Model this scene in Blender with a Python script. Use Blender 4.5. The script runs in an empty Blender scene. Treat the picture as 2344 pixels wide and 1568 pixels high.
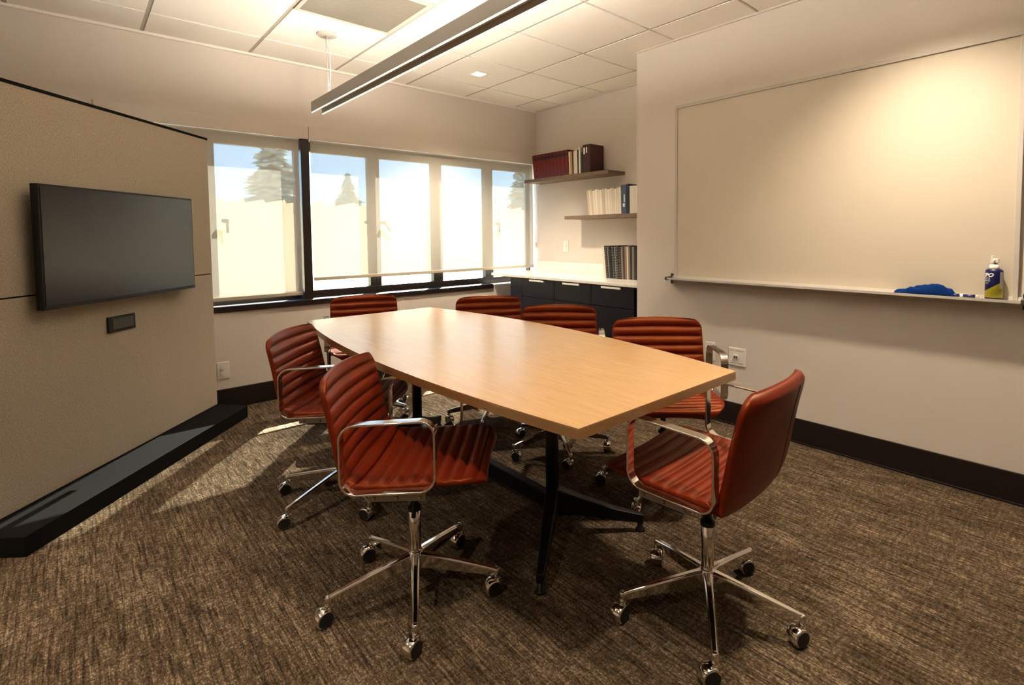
import bpy, bmesh, math, random
from mathutils import Vector, Matrix, Euler
random.seed(7)
SC = bpy.context.scene
COL = SC.collection
PI = math.pi
R = math.radians

# ------------------------------------------------------------------ helpers
class MB:
    """collects geometry, builds ONE mesh object"""
    def __init__(s): s.v, s.f, s.m, s.sm = [], [], [], []
    def add(s, vs, fs, mi=0, smooth=False):
        o = len(s.v); s.v += [tuple(p) for p in vs]
        for f in fs: s.f.append([o + i for i in f]); s.m.append(mi); s.sm.append(smooth)
        return s
    def box(s, lo, hi, mi=0, mat=None):
        x0, y0, z0 = lo; x1, y1, z1 = hi
        vs = [Vector(p) for p in ((x0,y0,z0),(x1,y0,z0),(x1,y1,z0),(x0,y1,z0),(x0,y0,z1),(x1,y0,z1),(x1,y1,z1),(x0,y1,z1))]
        if mat: vs = [mat @ p for p in vs]
        return s.add(vs, [(0,3,2,1),(4,5,6,7),(0,1,5,4),(1,2,6,5),(2,3,7,6),(3,0,4,7)], mi)
    def prism(s, poly, z0, z1, mi=0, mat=None, smooth=False):
        n = len(poly)
        vs = [Vector((x, y, z0)) for x, y in poly] + [Vector((x, y, z1)) for x, y in poly]
        if mat: vs = [mat @ p for p in vs]
        s.add(vs, [list(range(n))[::-1], list(range(n, 2*n))], mi)
        o = len(s.v) - 2*n
        for i in range(n):
            j = (i+1) % n
            s.f.append([o+i, o+j, o+n+j, o+n+i]); s.m.append(mi); s.sm.append(smooth)
        return s
    def lathe(s, prof, n=24, mi=0, mat=None, sx=1, sy=1, smooth=True):
        """prof: list of (r,z)"""
        vs = []
        for r, z in prof:
            for k in range(n):
                a = 2*PI*k/n; p = Vector((r*sx*math.cos(a), r*sy*math.sin(a), z))
                vs.append(mat @ p if mat else p)
        fs = []
        for i in range(len(prof)-1):
            for k in range(n):
                k2 = (k+1) % n
                fs.append((i*n+k, i*n+k2, (i+1)*n+k2, (i+1)*n+k))
        s.add(vs, fs, mi, smooth)
        o = len(s.v) - len(vs)
        if prof[0][0] > 1e-5: s.f.append([o+k for k in range(n)][::-1]); s.m.append(mi); s.sm.append(False)
        if prof[-1][0] > 1e-5: s.f.append([o+(len(prof)-1)*n+k for k in range(n)]); s.m.append(mi); s.sm.append(False)
        return s
    def tube(s, pts, r, n=10, mi=0, rr=None):
        pts = [Vector(p) for p in pts]; vs = []; up = None
        for i, p in enumerate(pts):
            t = (pts[min(i+1, len(pts)-1)] - pts[max(i-1, 0)]).normalized()
            if up is None:
                up = Vector((0,0,1)) if abs(t.z) < .9 else Vector((1,0,0))
            a = t.cross(up).normalized(); b = a.cross(t).normalized(); up = b
            rad = rr[i] if rr else r
            for k in range(n):
                an = 2*PI*k/n; vs.append(p + (a*math.cos(an) + b*math.sin(an))*rad)
        fs = []
        for i in range(len(pts)-1):
            for k in range(n):
                k2 = (k+1) % n
                fs.append((i*n+k, i*n+k2, (i+1)*n+k2, (i+1)*n+k))
        fs.append(list(range(n))[::-1]); fs.append([(len(pts)-1)*n+k for k in range(n)])
        return s.add(vs, fs, mi, True)
    def build(s, name, mats, parent=None, bevel=0, seg=2, loc=None, rot=None):
        me = bpy.data.meshes.new(name); me.from_pydata(s.v, [], s.f)
        if not isinstance(mats, (list, tuple)): mats = [mats]
        for m in mats: me.materials.append(m)
        me.polygons.foreach_set('material_index', s.m)
        me.polygons.foreach_set('use_smooth', s.sm)
        bm = bmesh.new(); bm.from_mesh(me)
        bmesh.ops.recalc_face_normals(bm, faces=bm.faces)
        if bevel:
            es = [e for e in bm.edges if len(e.link_faces) == 2 and e.calc_face_angle(0) > R(40)]
            if es: bmesh.ops.bevel(bm, geom=es, offset=bevel, segments=seg, affect='EDGES', profile=.5, clamp_overlap=True)
        bm.to_mesh(me); bm.free(); me.update()
        o = bpy.data.objects.new(name, me); COL.objects.link(o)
        if parent: o.parent = parent
        if loc is not None: o.location = loc
        if rot is not None: o.rotation_euler = rot
        return o

def tag(o, label=None, cat=None, group=None, kind=None):
    if label: o['label'] = label
    if cat: o['category'] = cat
    if group: o['group'] = group
    if kind: o['kind'] = kind
    return o
def empty(name, loc, rz=0, **kw):
    o = bpy.data.objects.new(name, None); COL.objects.link(o)
    o.location = loc; o.rotation_euler = (0, 0, rz); o.empty_display_size = .1
    return tag(o, **kw)
def copy_tree(o, parent=None):
    c = o.copy(); COL.objects.link(c)
    if parent: c.parent = parent
    for ch in list(o.children): copy_tree(ch, c)
    return c
def struct(o, label=None): return tag(o, label, None, None, 'structure')

# ------------------------------------------------------------------ materials
def newmat(name):
    m = bpy.data.materials.new(name); m.use_nodes = True
    nt = m.node_tree; b = nt.nodes['Principled BSDF']; return m, nt, b
def pmat(name, col, rough=.5, metal=0, spec=.5, coat=0, coat_r=.1, noise=0, nscale=60, bump=0, bscale=200, sheen=0, stretch=None):
    m, nt, b = newmat(name)
    b.inputs['Base Color'].default_value = (*col, 1)
    b.inputs['Roughness'].default_value = rough; b.inputs['Metallic'].default_value = metal
    b.inputs['Specular IOR Level'].default_value = spec
    b.inputs['Coat Weight'].default_value = coat; b.inputs['Coat Roughness'].default_value = coat_r
    b.inputs['Sheen Weight'].default_value = sheen
    tc = nt.nodes.new('ShaderNodeTexCoord'); src = tc.outputs['Object']
    if stretch:
        mp = nt.nodes.new('ShaderNodeMapping'); mp.inputs['Scale'].default_value = stretch
        nt.links.new(src, mp.inputs['Vector']); src = mp.outputs['Vector']
    if noise:
        n = nt.nodes.new('ShaderNodeTexNoise'); n.inputs['Scale'].default_value = nscale; n.inputs['Detail'].default_value = 4
        nt.links.new(src, n.inputs['Vector'])
        r = nt.nodes.new('ShaderNodeValToRGB')
        r.color_ramp.elements[0].color = (*[max(0, c*(1-noise)) for c in col], 1)
        r.color_ramp.elements[1].color = (*[min(1, c*(1+noise)) for c in col], 1)
        r.color_ramp.elements[0].position = .3; r.color_ramp.elements[1].position = .7
        nt.links.new(n.outputs['Fac'], r.inputs['Fac']); nt.links.new(r.outputs['Color'], b.inputs['Base Color'])
    if bump:
        n2 = nt.nodes.new('ShaderNodeTexNoise'); n2.inputs['Scale'].default_value = bscale; n2.inputs['Detail'].default_value = 3
        nt.links.new(src, n2.inputs['Vector'])
        bp = nt.nodes.new('ShaderNodeBump'); bp.inputs['Strength'].default_value = bump; bp.inputs['Distance'].default_value = .002
        nt.links.new(n2.outputs['Fac'], bp.inputs['Height']); nt.links.new(bp.outputs['Normal'], b.inputs['Normal'])
    return m
def emat(name, col, st):
    m, nt, b = newmat(name)
    b.inputs['Base Color'].default_value = (*col, 1)
    b.inputs['Emission Color'].default_value = (*col, 1); b.inputs['Emission Strength'].default_value = st
    return m

M = {}
M['wall'] = pmat('wall_paint', (.655,.59,.525), .75, spec=.25, bump=.12, bscale=140)
M['wallr'] = M['wall']
M['ceil'] = pmat('ceiling_tile', (.92,.875,.80), .9, spec=.1, noise=.03, nscale=300, bump=.25, bscale=420)
M['grid'] = pmat('ceiling_grid', (.42,.38,.32), .5)
M['white'] = pmat('white_plastic', (.78,.74,.68), .35)
M['ltrim'] = pmat('white_trim', (.84,.80,.74), .45)
M['bblack'] = pmat('dark_base', (.009,.005,.0045), .45, spec=.4)
M['black'] = pmat('black_laminate', (.0045,.0038,.0035), .75, spec=.12)
M['frame'] = pmat('dark_bronze_frame', (.010,.005,.004), .4)
M['alu'] = pmat('brushed_aluminium', (.62,.58,.52), .32, metal=.85)
M['alup'] = pmat('painted_aluminium', (.52,.48,.43), .45, metal=0)
M['steel'] = pmat('satin_steel', (.30,.275,.24), .35, metal=.8)
M['chrome'] = pmat('polished_chrome', (.78,.74,.70), .09, metal=1)
M['bmetal'] = pmat('black_metal', (.004,.004,.0045), .42, spec=.35)
M['rubber'] = pmat('black_rubber', (.005,.005,.005), .5)
M['board'] = pmat('whiteboard_face', (.58,.515,.415), .36, spec=.45)
M['cap'] = pmat('dark_grey_plastic', (.05,.045,.04), .4)
M['counter'] = pmat('white_counter', (.78,.74,.68), .22, noise=.05, nscale=500)
M['navy'] = pmat('dark_drawer_front', (.0045,.0035,.0075), .4, spec=.35)
M['shelf'] = pmat('brown_shelf_laminate', (.165,.105,.06), .45, noise=.25, nscale=40, stretch=(3,.4,3))
M['pages'] = pmat('paper_pages', (.72,.66,.54), .8, noise=.06, nscale=300)

def leather():
    m, nt, b = newmat('rust_leather')
    tc = nt.nodes.new('ShaderNodeTexCoord')
    n = nt.nodes.new('ShaderNodeTexNoise'); n.inputs['Scale'].default_value = 9; n.inputs['Detail'].default_value = 5
    nt.links.new(tc.outputs['Object'], n.inputs['Vector'])
    r = nt.nodes.new('ShaderNodeValToRGB'); e = r.color_ramp.elements
    e[0].position, e[0].color = .3, (.102,.0062,.002,1)
    e[1].position, e[1].color = .75, (.160,.0140,.003,1)
    nt.links.new(n.outputs['Fac'], r.inputs['Fac']); nt.links.new(r.outputs['Color'], b.inputs['Base Color'])
    b.inputs['Roughness'].default_value = .42; b.inputs['Specular IOR Level'].default_value = .62; b.inputs['Specular Tint'].default_value = (1,.45,.15,1)
    v = nt.nodes.new('ShaderNodeTexVoronoi'); v.inputs['Scale'].default_value = 420
    nt.links.new(tc.outputs['Object'], v.inputs['Vector'])
    bp = nt.nodes.new('ShaderNodeBump'); bp.inputs['Strength'].default_value = .12; bp.inputs['Distance'].default_value = .001
    nt.links.new(v.outputs['Distance'], bp.inputs['Height']); nt.links.new(bp.outputs['Normal'], b.inputs['Normal'])
    return m
M['leather'] = leather()
M['seam'] = pmat('dark_stitch', (.10,.015,.006), .6)

def wood(name, c0, c1, sc=(1.2,18,18), rough=.28):
    m, nt, b = newmat(name)
    tc = nt.nodes.new('ShaderNodeTexCoord'); mp = nt.nodes.new('ShaderNodeMapping'); mp.inputs['Scale'].default_value = sc
    nt.links.new(tc.outputs['Object'], mp.inputs['Vector'])
    n = nt.nodes.new('ShaderNodeTexNoise'); n.inputs['Scale'].default_value = 6; n.inputs['Detail'].default_value = 8; n.inputs['Roughness'].default_value = .6
    nt.links.new(mp.outputs['Vector'], n.inputs['Vector'])
    r = nt.nodes.new('ShaderNodeValToRGB'); e = r.color_ramp.elements
    e[0].position, e[0].color = .32, (*c0,1); e[1].position, e[1].color = .68, (*c1,1)
    nt.links.new(n.outputs['Fac'], r.inputs['Fac']); nt.links.new(r.outputs['Color'], b.inputs['Base Color'])
    b.inputs['Roughness'].default_value = rough; b.inputs['Specular IOR Level'].default_value = .8
    b.inputs['Coat Weight'].default_value = .5; b.inputs['Coat Roughness'].default_value = .22
    return m
M['top'] = wood('oak_veneer', (.49,.285,.12), (.59,.36,.17), (26,1.3,26), .27)
M['edge'] = wood('oak_edge', (.29,.155,.058), (.39,.215,.085), (2.6,1.3,40), .35)

def fabric():
    m, nt, b = newmat('woven_tan_fabric')
    tc = nt.nodes.new('ShaderNodeTexCoord')
    def nz(scale, st, det=2):
        mp = nt.nodes.new('ShaderNodeMapping'); mp.inputs['Scale'].default_value = st
        nt.links.new(tc.outputs['Object'], mp.inputs['Vector'])
        n = nt.nodes.new('ShaderNodeTexNoise'); n.inputs['Scale'].default_value = scale; n.inputs['Detail'].default_value = det
        nt.links.new(mp.outputs['Vector'], n.inputs['Vector']); return n.outputs['Fac']
    a = nz(380, (1,1,.35)); c = nz(380, (.35,1,1))
    mx = nt.nodes.new('ShaderNodeMath'); mx.operation = 'MULTIPLY'; nt.links.new(a, mx.inputs[0]); nt.links.new(c, mx.inputs[1])
    r = nt.nodes.new('ShaderNodeValToRGB'); e = r.color_ramp.elements
    e[0].position, e[0].color = .14, (.32,.27,.20,1); e[1].position, e[1].color = .36, (.52,.45,.355,1)
    nt.links.new(mx.outputs[0], r.inputs['Fac']); nt.links.new(r.outputs['Color'], b.inputs['Base Color'])
    b.inputs['Roughness'].default_value = .95; b.inputs['Specular IOR Level'].default_value = .1
    bp = nt.nodes.new('ShaderNodeBump'); bp.inputs['Strength'].default_value = .35; bp.inputs['Distance'].default_value = .002
    nt.links.new(mx.outputs[0], bp.inputs['Height']); nt.links.new(bp.outputs['Normal'], b.inputs['Normal'])
    return m
M['fabric'] = fabric()

def carpet():
    m, nt, b = newmat('carpet_tiles')
    L = nt.links.new; N = nt.nodes.new
    tc = N('ShaderNodeTexCoord')
    def mapping(sc, rot=0, loc=(0,0,0)):
        mp = N('ShaderNodeMapping'); mp.inputs['Scale'].default_value = sc; mp.inputs['Rotation'].default_value = (0,0,rot); mp.inputs['Location'].default_value = loc
        L(tc.outputs['Object'], mp.inputs['Vector']); return mp.outputs['Vector']
    def noise(vec, scale, det=2, ro=.5):
        n = N('ShaderNodeTexNoise'); n.inputs['Scale'].default_value = scale; n.inputs['Detail'].default_value = det; n.inputs['Roughness'].default_value = ro
        L(vec, n.inputs['Vector']); return n.outputs['Fac']
    def math_(op, a, c, clamp=False):
        n = N('ShaderNodeMath'); n.operation = op; n.use_clamp = clamp
        for i, x in enumerate((a, c)):
            if isinstance(x, (int, float)): n.inputs[i].default_value = x
            else: L(x, n.inputs[i])
        return n.outputs[0]
    # long streaks along y, short ones along x
    sy = noise(mapping((1,.10,1)), 95, 3, .65)
    sx = noise(mapping((.22,1,1), 0, (3,5,0)), 85, 3, .65)
    sb = noise(mapping((1,.35,1)), 7, 3)
    fine = noise(mapping((1,.55,1)), 260, 1)
    # loop pile pattern
    vo = N('ShaderNodeTexVoronoi'); vo.inputs['Scale'].default_value = 190; L(mapping((1,.6,1)), vo.inputs['Vector'])
    # tile offset
    br = N('ShaderNodeTexBrick'); br.offset = .0; br.inputs['Scale'].default_value = 1
    br.inputs['Color1'].default_value = (0,0,0,1); br.inputs['Color2'].default_value = (1,1,1,1); br.inputs['Mortar'].default_value = (0,0,0,1)
    br.inputs['Mortar Size'].default_value = .0015; br.inputs['Brick Width'].default_value = .61; br.inputs['Row Height'].default_value = .61
    br.inputs['Bias'].default_value = 0
    L(mapping((1,1,1), 0, (.13,.2,0)), br.inputs['Vector'])
    s = math_('ADD', math_('MULTIPLY', sy, .60), math_('MULTIPLY', sx, .38))
    s = math_('ADD', s, math_('MULTIPLY', sb, .28))
    s = math_('ADD', s, math_('MULTIPLY', fine, .22))
    s = math_('ADD', s, math_('MULTIPLY', math_('SUBTRACT', .5, vo.outputs['Distance']), .26))
    s = math_('ADD', s, math_('MULTIPLY', br.outputs['Color'], .035))
    ln = noise(mapping((1,.03,1), 0, (7,1,0)), 120, 1, .4)
    s = math_('SUBTRACT', s, math_('MULTIPLY', math_('GREATER_THAN', ln, .60), .10))
    s = math_('SUBTRACT', s, math_('MULTIPLY', br.outputs['Fac'], .05))
    r = N('ShaderNodeValToRGB'); e = r.color_ramp.elements
    e[0].position, e[0].color = .55, (.026,.017,.010,1)
    e[1].position, e[1].color = 1.02, (.335,.25,.165,1)
    k = r.color_ramp.elements.new(.78); k.color = (.100,.069,.042,1)
    L(s, r.inputs['Fac']); L(r.outputs['Color'], b.inputs['Base Color'])
    b.inputs['Roughness'].default_value = 1; b.inputs['Specular IOR Level'].default_value = .05
    bp = N('ShaderNodeBump'); bp.inputs['Strength'].default_value = .6; bp.inputs['Distance'].default_value = .004
    L(vo.outputs['Distance'], bp.inputs['Height']); L(bp.outputs['Normal'], b.inputs['Normal'])
    return m
M['carpet'] = carpet()

def shade_mat():
    m = bpy.data.materials.new('roller_shade_weave'); m.use_nodes = True; nt = m.node_tree; nt.nodes.clear()
    L = nt.links.new; N = nt.nodes.new
    out = N('ShaderNodeOutputMaterial'); d = N('ShaderNodeBsdfDiffuse'); t = N('ShaderNodeBsdfTranslucent'); tr = N('ShaderNodeBsdfTransparent')
    d.inputs['Color'].default_value = (.85,.80,.68,1); t.inputs['Color'].default_value = (.075,.070,.058,1); tr.inputs['Color'].default_value = (1,.985,.95,1)
    m1 = N('ShaderNodeMixShader'); m1.inputs[0].default_value = SH_TRANSL; L(d.outputs[0], m1.inputs[1]); L(t.outputs[0], m1.inputs[2])
    # openness with a fine weave variation
    tc = N('ShaderNodeTexCoord'); n = N('ShaderNodeTexNoise'); n.inputs['Scale'].default_value = 350; L(tc.outputs['Object'], n.inputs['Vector'])
    mr = N('ShaderNodeMapRange'); mr.inputs['From Min'].default_value = .3; mr.inputs['From Max'].default_value = .7
    mr.inputs['To Min'].default_value = SH_OPEN*.85; mr.inputs['To Max'].default_value = SH_OPEN*1.15; L(n.outputs['Fac'], mr.inputs['Value'])
    m2 = N('ShaderNodeMixShader'); L(mr.outputs[0], m2.inputs[0]); L(m1.outputs[0], m2.inputs[1]); L(tr.outputs[0], m2.inputs[2])
    L(m2.outputs[0], out.inputs['Surface']); return m
SH_TRANSL, SH_OPEN = .45, .135
M['shade'] = shade_mat()
def glass_mat():
    m = bpy.data.materials.new('window_glass'); m.use_nodes = True; nt = m.node_tree; nt.nodes.clear()
    L = nt.links.new; N = nt.nodes.new
    out = N('ShaderNodeOutputMaterial'); g = N('ShaderNodeBsdfGlossy'); g.inputs['Roughness'].default_value = 0
    tr = N('ShaderNodeBsdfTransparent'); tr.inputs['Color'].default_value = (.93,.96,.95,1)
    f = N('ShaderNodeFresnel'); f.inputs['IOR'].default_value = 1.45
    ge = N('ShaderNodeNewGeometry'); iv = N('ShaderNodeMath'); iv.operation = 'SUBTRACT'; iv.inputs[0].default_value = 1; L(ge.outputs['Backfacing'], iv.inputs[1])
    ml = N('ShaderNodeMath'); ml.operation = 'MULTIPLY'; L(f.outputs[0], ml.inputs[0]); L(iv.outputs[0], ml.inputs[1])
    mx = N('ShaderNodeMixShader'); L(ml.outputs[0], mx.inputs[0]); L(tr.outputs[0], mx.inputs[1]); L(g.outputs[0], mx.inputs[2])
    L(mx.outputs[0], out.inputs['Surface']); return m
M['glass'] = glass_mat()
def screen_mat():
    m, nt, b = newmat('screen_glass')
    b.inputs['Base Color'].default_value = (.004,.0035,.003,1); b.inputs['Roughness'].default_value = .24
    b.inputs['Specular IOR Level'].default_value = .8; return m
M['screen'] = screen_mat()
def vent_mat():
    m, nt, b = newmat('perforated_metal')
    tc = nt.nodes.new('ShaderNodeTexCoord'); mp = nt.nodes.new('ShaderNodeMapping'); mp.inputs['Rotation'].default_value = (0,0,PI/4)
    nt.links.new(tc.outputs['Object'], mp.inputs['Vector'])
    v = nt.nodes.new('ShaderNodeTexVoronoi'); v.inputs['Scale'].default_value = 150; v.inputs['Randomness'].default_value = 0
    nt.links.new(mp.outputs['Vector'], v.inputs['Vector'])
    r = nt.nodes.new('ShaderNodeValToRGB'); e = r.color_ramp.elements
    e[0].position, e[0].color = .30, (.06,.05,.04,1); e[1].position, e[1].color = .40, (.27,.24,.195,1)
    nt.links.new(v.outputs['Distance'], r.inputs['Fac']); nt.links.new(r.outputs['Color'], b.inputs['Base Color'])
    b.inputs['Roughness'].default_value = .6; return m
M['vent'] = vent_mat()
def fence_mat():
    m = bpy.data.materials.new('pale_screen_cloth'); m.use_nodes = True; nt = m.node_tree; nt.nodes.clear()
    L = nt.links.new; N = nt.nodes.new
    out = N('ShaderNodeOutputMaterial'); d = N('ShaderNodeBsdfDiffuse'); t = N('ShaderNodeBsdfTranslucent')
    d.inputs['Color'].default_value = (.82,.74,.56,1); t.inputs['Color'].default_value = (.85,.75,.55,1)
    m1 = N('ShaderNodeMixShader'); m1.inputs[0].default_value = .5; L(d.outputs[0], m1.inputs[1]); L(t.outputs[0], m1.inputs[2])
    L(m1.outputs[0], out.inputs['Surface']); return m
M['fence'] = fence_mat()
M['ground'] = pmat('pale_paving', (.55,.50,.42), .9, noise=.1, nscale=3)
M['conifer'] = pmat('hazed_conifer', (.30,.38,.32), .8, noise=.5, nscale=4)  # foliage green lightened to carry the haze over the trees
M['bark'] = pmat('bark', (.14,.09,.06), .9)
M['cloth'] = pmat('blue_microfibre', (.002,.022,.12), .95, spec=.1, bump=.12, bscale=700)

# ------------------------------------------------------------------ camera
CAMZ = 1.2398
f_px, cx, cy = 1193.33, 1282.41, 597.43
yaw, pitch, roll = .74996, .050538, -.0074427
fw = Vector((math.sin(yaw)*math.cos(pitch), math.cos(yaw)*math.cos(pitch), -math.sin(pitch)))
rt = Vector((math.cos(yaw), -math.sin(yaw), 0)); up = rt.cross(fw)
r2 = rt*math.cos(roll) + up*math.sin(roll); u2 = -rt*math.sin(roll) + up*math.cos(roll)
cam = bpy.data.cameras.new('camera'); co = bpy.data.objects.new('camera', cam); COL.objects.link(co)
co.matrix_world = Matrix(((r2.x,u2.x,-fw.x,0),(r2.y,u2.y,-fw.y,0),(r2.z,u2.z,-fw.z,CAMZ),(0,0,0,1)))
cam.sensor_fit = 'HORIZONTAL'; cam.sensor_width = 36; cam.lens = f_px/2344*36
cam.shift_x = (1172-cx)/2344; cam.shift_y = (cy-784)/2344
cam.clip_start = .02; cam.clip_end = 300
SC.camera = co

# ------------------------------------------------------------------ room dimensions
YB = 4.364; XR = 3.088; YC = 2.469; XA = 3.72; H = 2.575
XL = -2.3; YF = -2.4
T = .6096; GX, GY = .3741, 2.7523

struct(MB().box((XL-.2, YF-.2, -.1), (XA+.2, YB+.2, 0)).build('floor', M['carpet']))
# back wall with the window band
WZ0, WZ1, WX0 = .735, 2.003, .12
mb = MB()
mb.box((XL-.2, YB, 0), (XA+.2, YB+.22, WZ0)).box((XL-.2, YB, WZ1), (XA+.2, YB+.22, H+.1)).box((XL-.2, YB, WZ0), (WX0, YB+.22, WZ1))
mb.box((XA, YB, WZ0), (XA+.2, YB+.22, WZ1))
struct(mb.build('wall_back', M['wall']))
struct(MB().box((XR, YF-.2, 0), (XA+.2, YC, H+.1)).build('wall_right', M['wallr']))
struct(MB().box((XA, YC, 0), (XA+.2, YB, H+.1)).build('wall_alcove', M['wallr']))
struct(MB().box((XL-.2, YF-.2, 0), (XL, YB, H+.1)).build('wall_left', M['wall']))
struct(MB().box((XL, YF-.2, 0), (XR, YF, H+.1)).build('wall_front', M['wall']))
# baseboards
struct(MB().box((XL, YB-.012, 0), (3.1, YB, .148)).build('baseboard_back', M['bblack'], bevel=.003))
struct(MB().box((XR-.012, YF, 0), (XR, YC, .146)).box((XR-.018, YF, 0), (XR, YC, .010)).build('baseboard_right', M['bblack'], bevel=.002))
# fascia strip over the shades, two lengths meeting over the dark post
struct(MB().box((WX0, YB-.010, WZ1-.003), (1.372, YB, 2.10)).build('trim_1', M['wall'], bevel=.001))
struct(MB().box((1.378, YB-.010, WZ1-.003), (XA, YB, 2.10)).build('trim_2', M['wall'], bevel=.001))
struct(MB().box((WX0, YB-.016, .70), (3.12, YB+.13, .742)).build('trim_3', M['frame'], bevel=.002))
# corner bead of the alcove wall corner (painted)
struct(MB().box((XL, YB-.022, H-.018), (XA, YB, H)).build('trim_4', M['ltrim'], bevel=.003))
struct(MB().box((XR-.014, YF, H-.012), (XR, YC, H)).box((XA-.014, YC, H-.012), (XA, YB, H)).build('trim_5', M['wall'], bevel=.002))

# ------------------------------------------------------------------ ceiling
DL = {(3, 1), (3, -4), (0, -4), (-3, -4), (-3, -1)}   # grid cells (col,row) with a downlight, some of them added fill
VENT = {(1, 0)}
tiles = MB(); gridm = MB()
cols = range(-6, 6); rows = range(-10, 4)
for c in cols:
    for r in rows:
        x0, x1 = GX+c*T+.011, GX+(c+1)*T-.011; y0, y1 = GY+r*T+.009, GY+(r+1)*T-.009
        x0 = max(x0, XL); x1 = min(x1, XA); y0 = max(y0, YF); y1 = min(y1, YB)
        if x1-x0 < .03 or y1-y0 < .03 or (c, r) in VENT: continue
        if (c, r) in DL:
            mx, my, a = (x0+x1)/2, (y0+y1)/2, .052
            for lo, hi in (((x0,y0),(mx-a,y1)), ((mx+a,y0),(x1,y1)), ((mx-a,y0),(mx+a,my-a)), ((mx-a,my+a),(mx+a,y1))):
                tiles.box((*lo, H), (*hi, H+.02))
        else: tiles.box((x0, y0, H), (x1, y1, H+.02))
ceil = tiles.build('ceiling', M['ceil']); struct(ceil)
gridm.box((XL, YF, H+.012), (XA+.1, YB+.1, H+.03))
for c in cols: gridm.box((GX+c*T-.012, YF, H+.003), (GX+c*T+.012, YB, H+.013))
g = gridm.build('ceiling_grid', M['grid'], parent=ceil)
# cut the grid deck where cans go is not needed: cans are shallow
for (c, r) in VENT:
    x0, y0 = GX+c*T, GY+r*T
    v = empty('air_vent', (x0+T/2, y0+T/2, H), label='grey perforated air vent panel set in the ceiling beside the hanging light', cat='vent')
    MB().box((-T/2+.012, -T/2+.012, -.004), (T/2-.012, -T/2+.035, .01)).box((-T/2+.012, T/2-.035, -.004), (T/2-.012, T/2-.012, .01)) \
        .box((-T/2+.012, -T/2+.035, -.004), (-T/2+.035, T/2-.035, .01)).box((T/2-.035, -T/2+.035, -.004), (T/2-.012, T/2-.035, .01)).build('frame', M['alup'], parent=v, bevel=.001)
    MB().box((-T/2+.035, -T/2+.035, -.001), (T/2-.035, T/2-.035, .006)).build('face_plate', M['vent'], parent=v)

M['glow'] = emat('lamp_glow', (1,.86,.62), 30)
M['canw'] = pmat('white_can', (.85,.80,.70), .4)
WARM = (1, .84, .64)
def downlight(c, r, label, power, size=1.9, blend=.8):
    x, y = GX+(c+.5)*T, GY+(r+.5)*T
    d = empty('downlight', (x, y, H), label=label, cat='ceiling light', group='recessed downlights')
    a = .052
    MB().box((-a-.008, -a-.008, -.004), (a+.008, -a+.004, .002)).box((-a-.008, a-.004, -.004), (a+.008, a+.008, .002)) \
        .box((-a-.008, -a+.004, -.004), (-a+.004, a-.004, .002)).box((a-.004, -a+.004, -.004), (a+.008, a-.004, .002)).build('trim_ring', M['white'], parent=d)
    k = MB()
    k.box((-a, -a, .0105), (a, a, .0118))
    k.build('reflector', M['canw'], parent=d)
    MB().lathe([(.0, .006), (.018, .006), (.026, .008), (.026, .0105)], 20).build('lamp', M['glow'], parent=d)
    l = bpy.data.lights.new('downlight_spot', 'SPOT'); l.energy = power; l.color = WARM
    l.spot_size = size; l.spot_blend = blend; l.shadow_soft_size = .05
    lo = bpy.data.objects.new('downlight_spot', l); COL.objects.link(lo); lo.parent = d; lo.location = (0, 0, -.012)
    return d
downlight(3, 1, 'small square recessed downlight glowing in the ceiling near the shelves', 38)
downlight(3, -4, 'recessed downlight in front of the whiteboard wall', 31, 2.0, 1.0)
downlight(0, -4, 'added unseen downlight over the near floor', 18)  # added out of view as fill for the near floor
downlight(-3, -4, 'added unseen downlight left of the near floor', 20)  # added fill lamp, out of view on the left
downlight(-3, -1, 'added unseen downlight beside the television panel', 30)  # unseen lamp added to brighten the tan panel

# ------------------------------------------------------------------ pendant linear light
def pendant():
    X0, X1, Y0, Y1, Z0, Z1 = 1.238, 1.318, .05, 3.85, 2.10, 2.17
    t = empty('linear_pendant', ((X0+X1)/2, 2, Z0), label='long slim aluminium linear pendant light hanging over the table', cat='ceiling light')
    w = (X1-X0)/2; y0, y1 = Y0-2, Y1-2; h = Z1-Z0
    MB().box((-w, y0, 0), (-w+.009, y1, h)).box((w-.009, y0, 0), (w, y1, h)).box((-w+.009, y0, h*.55), (w-.009, y1, h*.62)).build('housing', M['pend'], parent=t, bevel=.001)
    for s in (-1, 1):
        MB().box((s*(w-.0045)-.0047, y0+.001, -.003), (s*(w-.0045)+.0047, y1-.001, .0005)).build('light_strip', M['lip'], parent=t)
    MB().box((-w+.010, y0+.004, h*.42), (w-.010, y1-.004, h*.55)).build('lens', M['lens'], parent=t)
    MB().box((-w+.012, y0+.05, h*.96), (w-.012, y1-.35, h*1.04)).build('added_uplight', M['upglow'], parent=t)  # added emitter hidden on top, brightens the ceiling
    for yy in (3.62, .30):
        MB().tube([(0, yy-2, h*.62), (-.003, yy-2+.0, H-Z0-.09)], .0016, 6).tube([(-.003, yy-2, H-Z0-.09), (-.004, yy-2, H-Z0)], .006, 8).build('suspension_cable', M['alu'], parent=t)
        MB().tube([(.004, yy-2, h*.62), (.016, yy-2, H-Z0-.25), (.018, yy-2, H-Z0)], .0022, 6).build('power_cord', M['white'], parent=t)
        MB().lathe([(0, H-Z0-.012), (.058, H-Z0-.012), (.064, H-Z0-.006), (.064, H-Z0)], 32, mat=Matrix.Translation((0, yy-2, 0))).build('canopy', M['alup'], parent=t)
M['pend'] = pmat('pendant_paint', (.36,.335,.30), .45)
M['lip'] = emat('lit_edge', (1,.90,.70), .25)
M['lens'] = pmat('pendant_lens', (.62,.57,.49), .4)
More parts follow.
